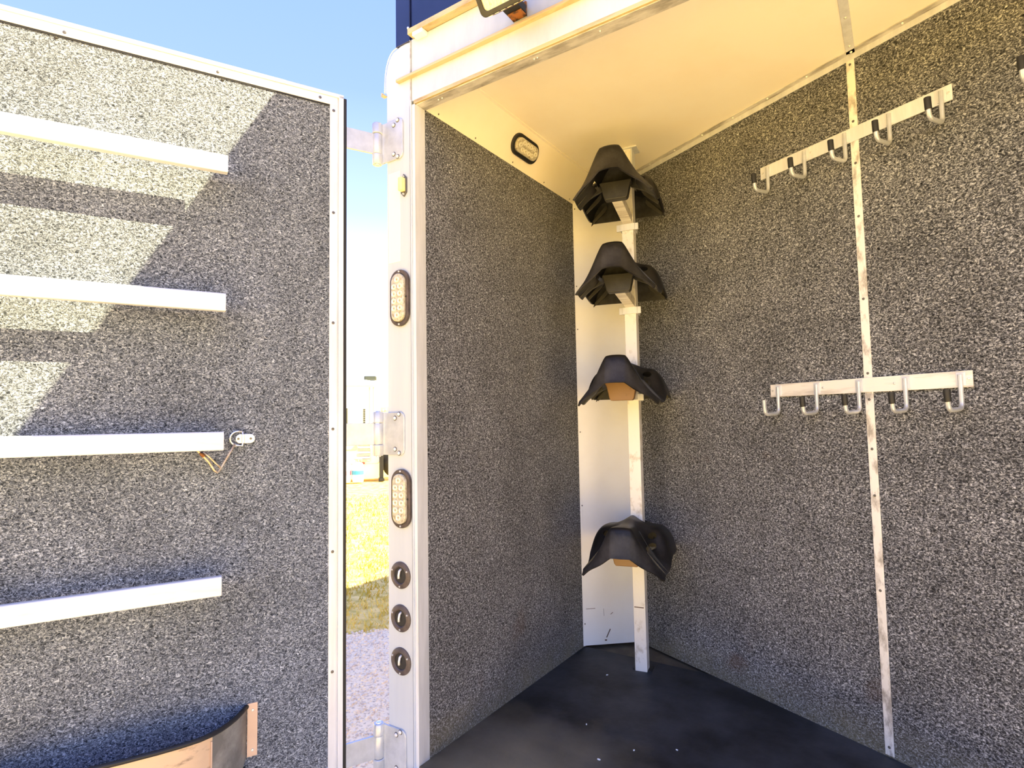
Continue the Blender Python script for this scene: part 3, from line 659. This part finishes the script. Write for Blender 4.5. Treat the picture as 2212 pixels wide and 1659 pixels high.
for i in range(5):
    for j, q in enumerate((-.10, -.03)):
        if i < 4 or j == 0: MB().lathe([(0, 0), (.024, 0), (.024, .012), (0, .012)], 10, FACE_Y).build('hole_rim', 'camper_white', hl, loc=(q, 0, 1.78-i*.12+j*.02))
MB().box(-.5, 3.2, .0, .12, 1.08, 1.20).build('rail', 'camper_white', hl, .01)
MB().box(-.20, -.10, -.02, .06, .06, 1.1).build('jack_leg', 'tyre_rubber', hl, .01)
MB().box(-.22, -.08, -.06, .10, .0, .07).build('jack_foot', 'tyre_rubber', hl, .01)
for d in (.35,):
    MB().lathe([(.20, -.12), (.33, -.12), (.37, -.07), (.37, .07), (.33, .12), (.20, .12)], 28, Matrix.Translation((.13, d, .47)) @ Matrix.Rotation(R(62), 4, 'Z') @ FACE_Y).build('wheel', 'tyre_rubber', hl, smooth='auto')
MB().prism([(.75, 1.08), (.82, .85), (3.1, .85), (3.1, 1.08)], -.9, -.06, FACE_Y).build('deck', 'camper_white', hl)
MB().box(2.9, 3.0, .3, .4, 0.0, 1.1).build('rear_leg', 'tan_metal', hl)

# ------------------------------------------------------------ grass blades and pebbles
def scatter():
    mb = MB()
    for i in range(9000):
        d = 3.6+8.6*random.random()**1.3; a = R(-48+random.uniform(-9, 9))
        x, y = d*math.sin(a), d*math.cos(a)
        if (x+3.13)*.8-(y-2.86)*.6 > -.03: continue
        h = random.uniform(.02, .05)*(1+d*.03); w_ = .004+.0006*d; t = random.uniform(0, 6.28); l = random.uniform(-.03, .03)
        mb.v += [(x-w_*math.cos(t), y-w_*math.sin(t), GZ-.016), (x+w_*math.cos(t), y+w_*math.sin(t), GZ-.016), (x+l, y+l*.6, GZ-.015+h)]
        k = len(mb.v); mb.f.append((k-3, k-2, k-1))
    me = bpy.data.meshes.new('grass_blades'); me.from_pydata(mb.v, [], mb.f); me.materials.append(MATS['grass_blade'])
    g = bpy.data.objects.new('grass_blades', me); link(g); tag(g, 'dry yellow grass growing beyond the gravel edge', 'grass', kind='stuff')
    mb = MB()
    for i in range(7000):
        d = 2.6+2.4*random.random(); a = R(-48+random.uniform(-12, 12))
        x, y = d*math.sin(a), d*math.cos(a)
        if (x+3.13)*.8-(y-2.86)*.6 < -.02: continue
        r_ = random.uniform(.004, .012); t = random.uniform(0, 6)
        k = len(mb.v)
        for j in range(5): mb.v.append((x+r_*math.cos(t+j*1.257)*random.uniform(.7, 1.2), y+r_*math.sin(t+j*1.257), GZ-.001))
        for j in range(5): mb.v.append((x+.6*r_*math.cos(t+j*1.257), y+.6*r_*math.sin(t+j*1.257), GZ+r_*.8))
        mb.f += [(k+j, k+(j+1) % 5, k+5+(j+1) % 5, k+5+j) for j in range(5)]+[tuple(k+5+j for j in range(5))]
    me = bpy.data.meshes.new('gravel_stones'); me.from_pydata(mb.v, [], mb.f); me.materials.append(MATS['pebble_pale'])
    g = bpy.data.objects.new('gravel_stones', me); link(g); tag(g, 'pale loose gravel stones between door and post', 'gravel', kind='stuff')
scatter()
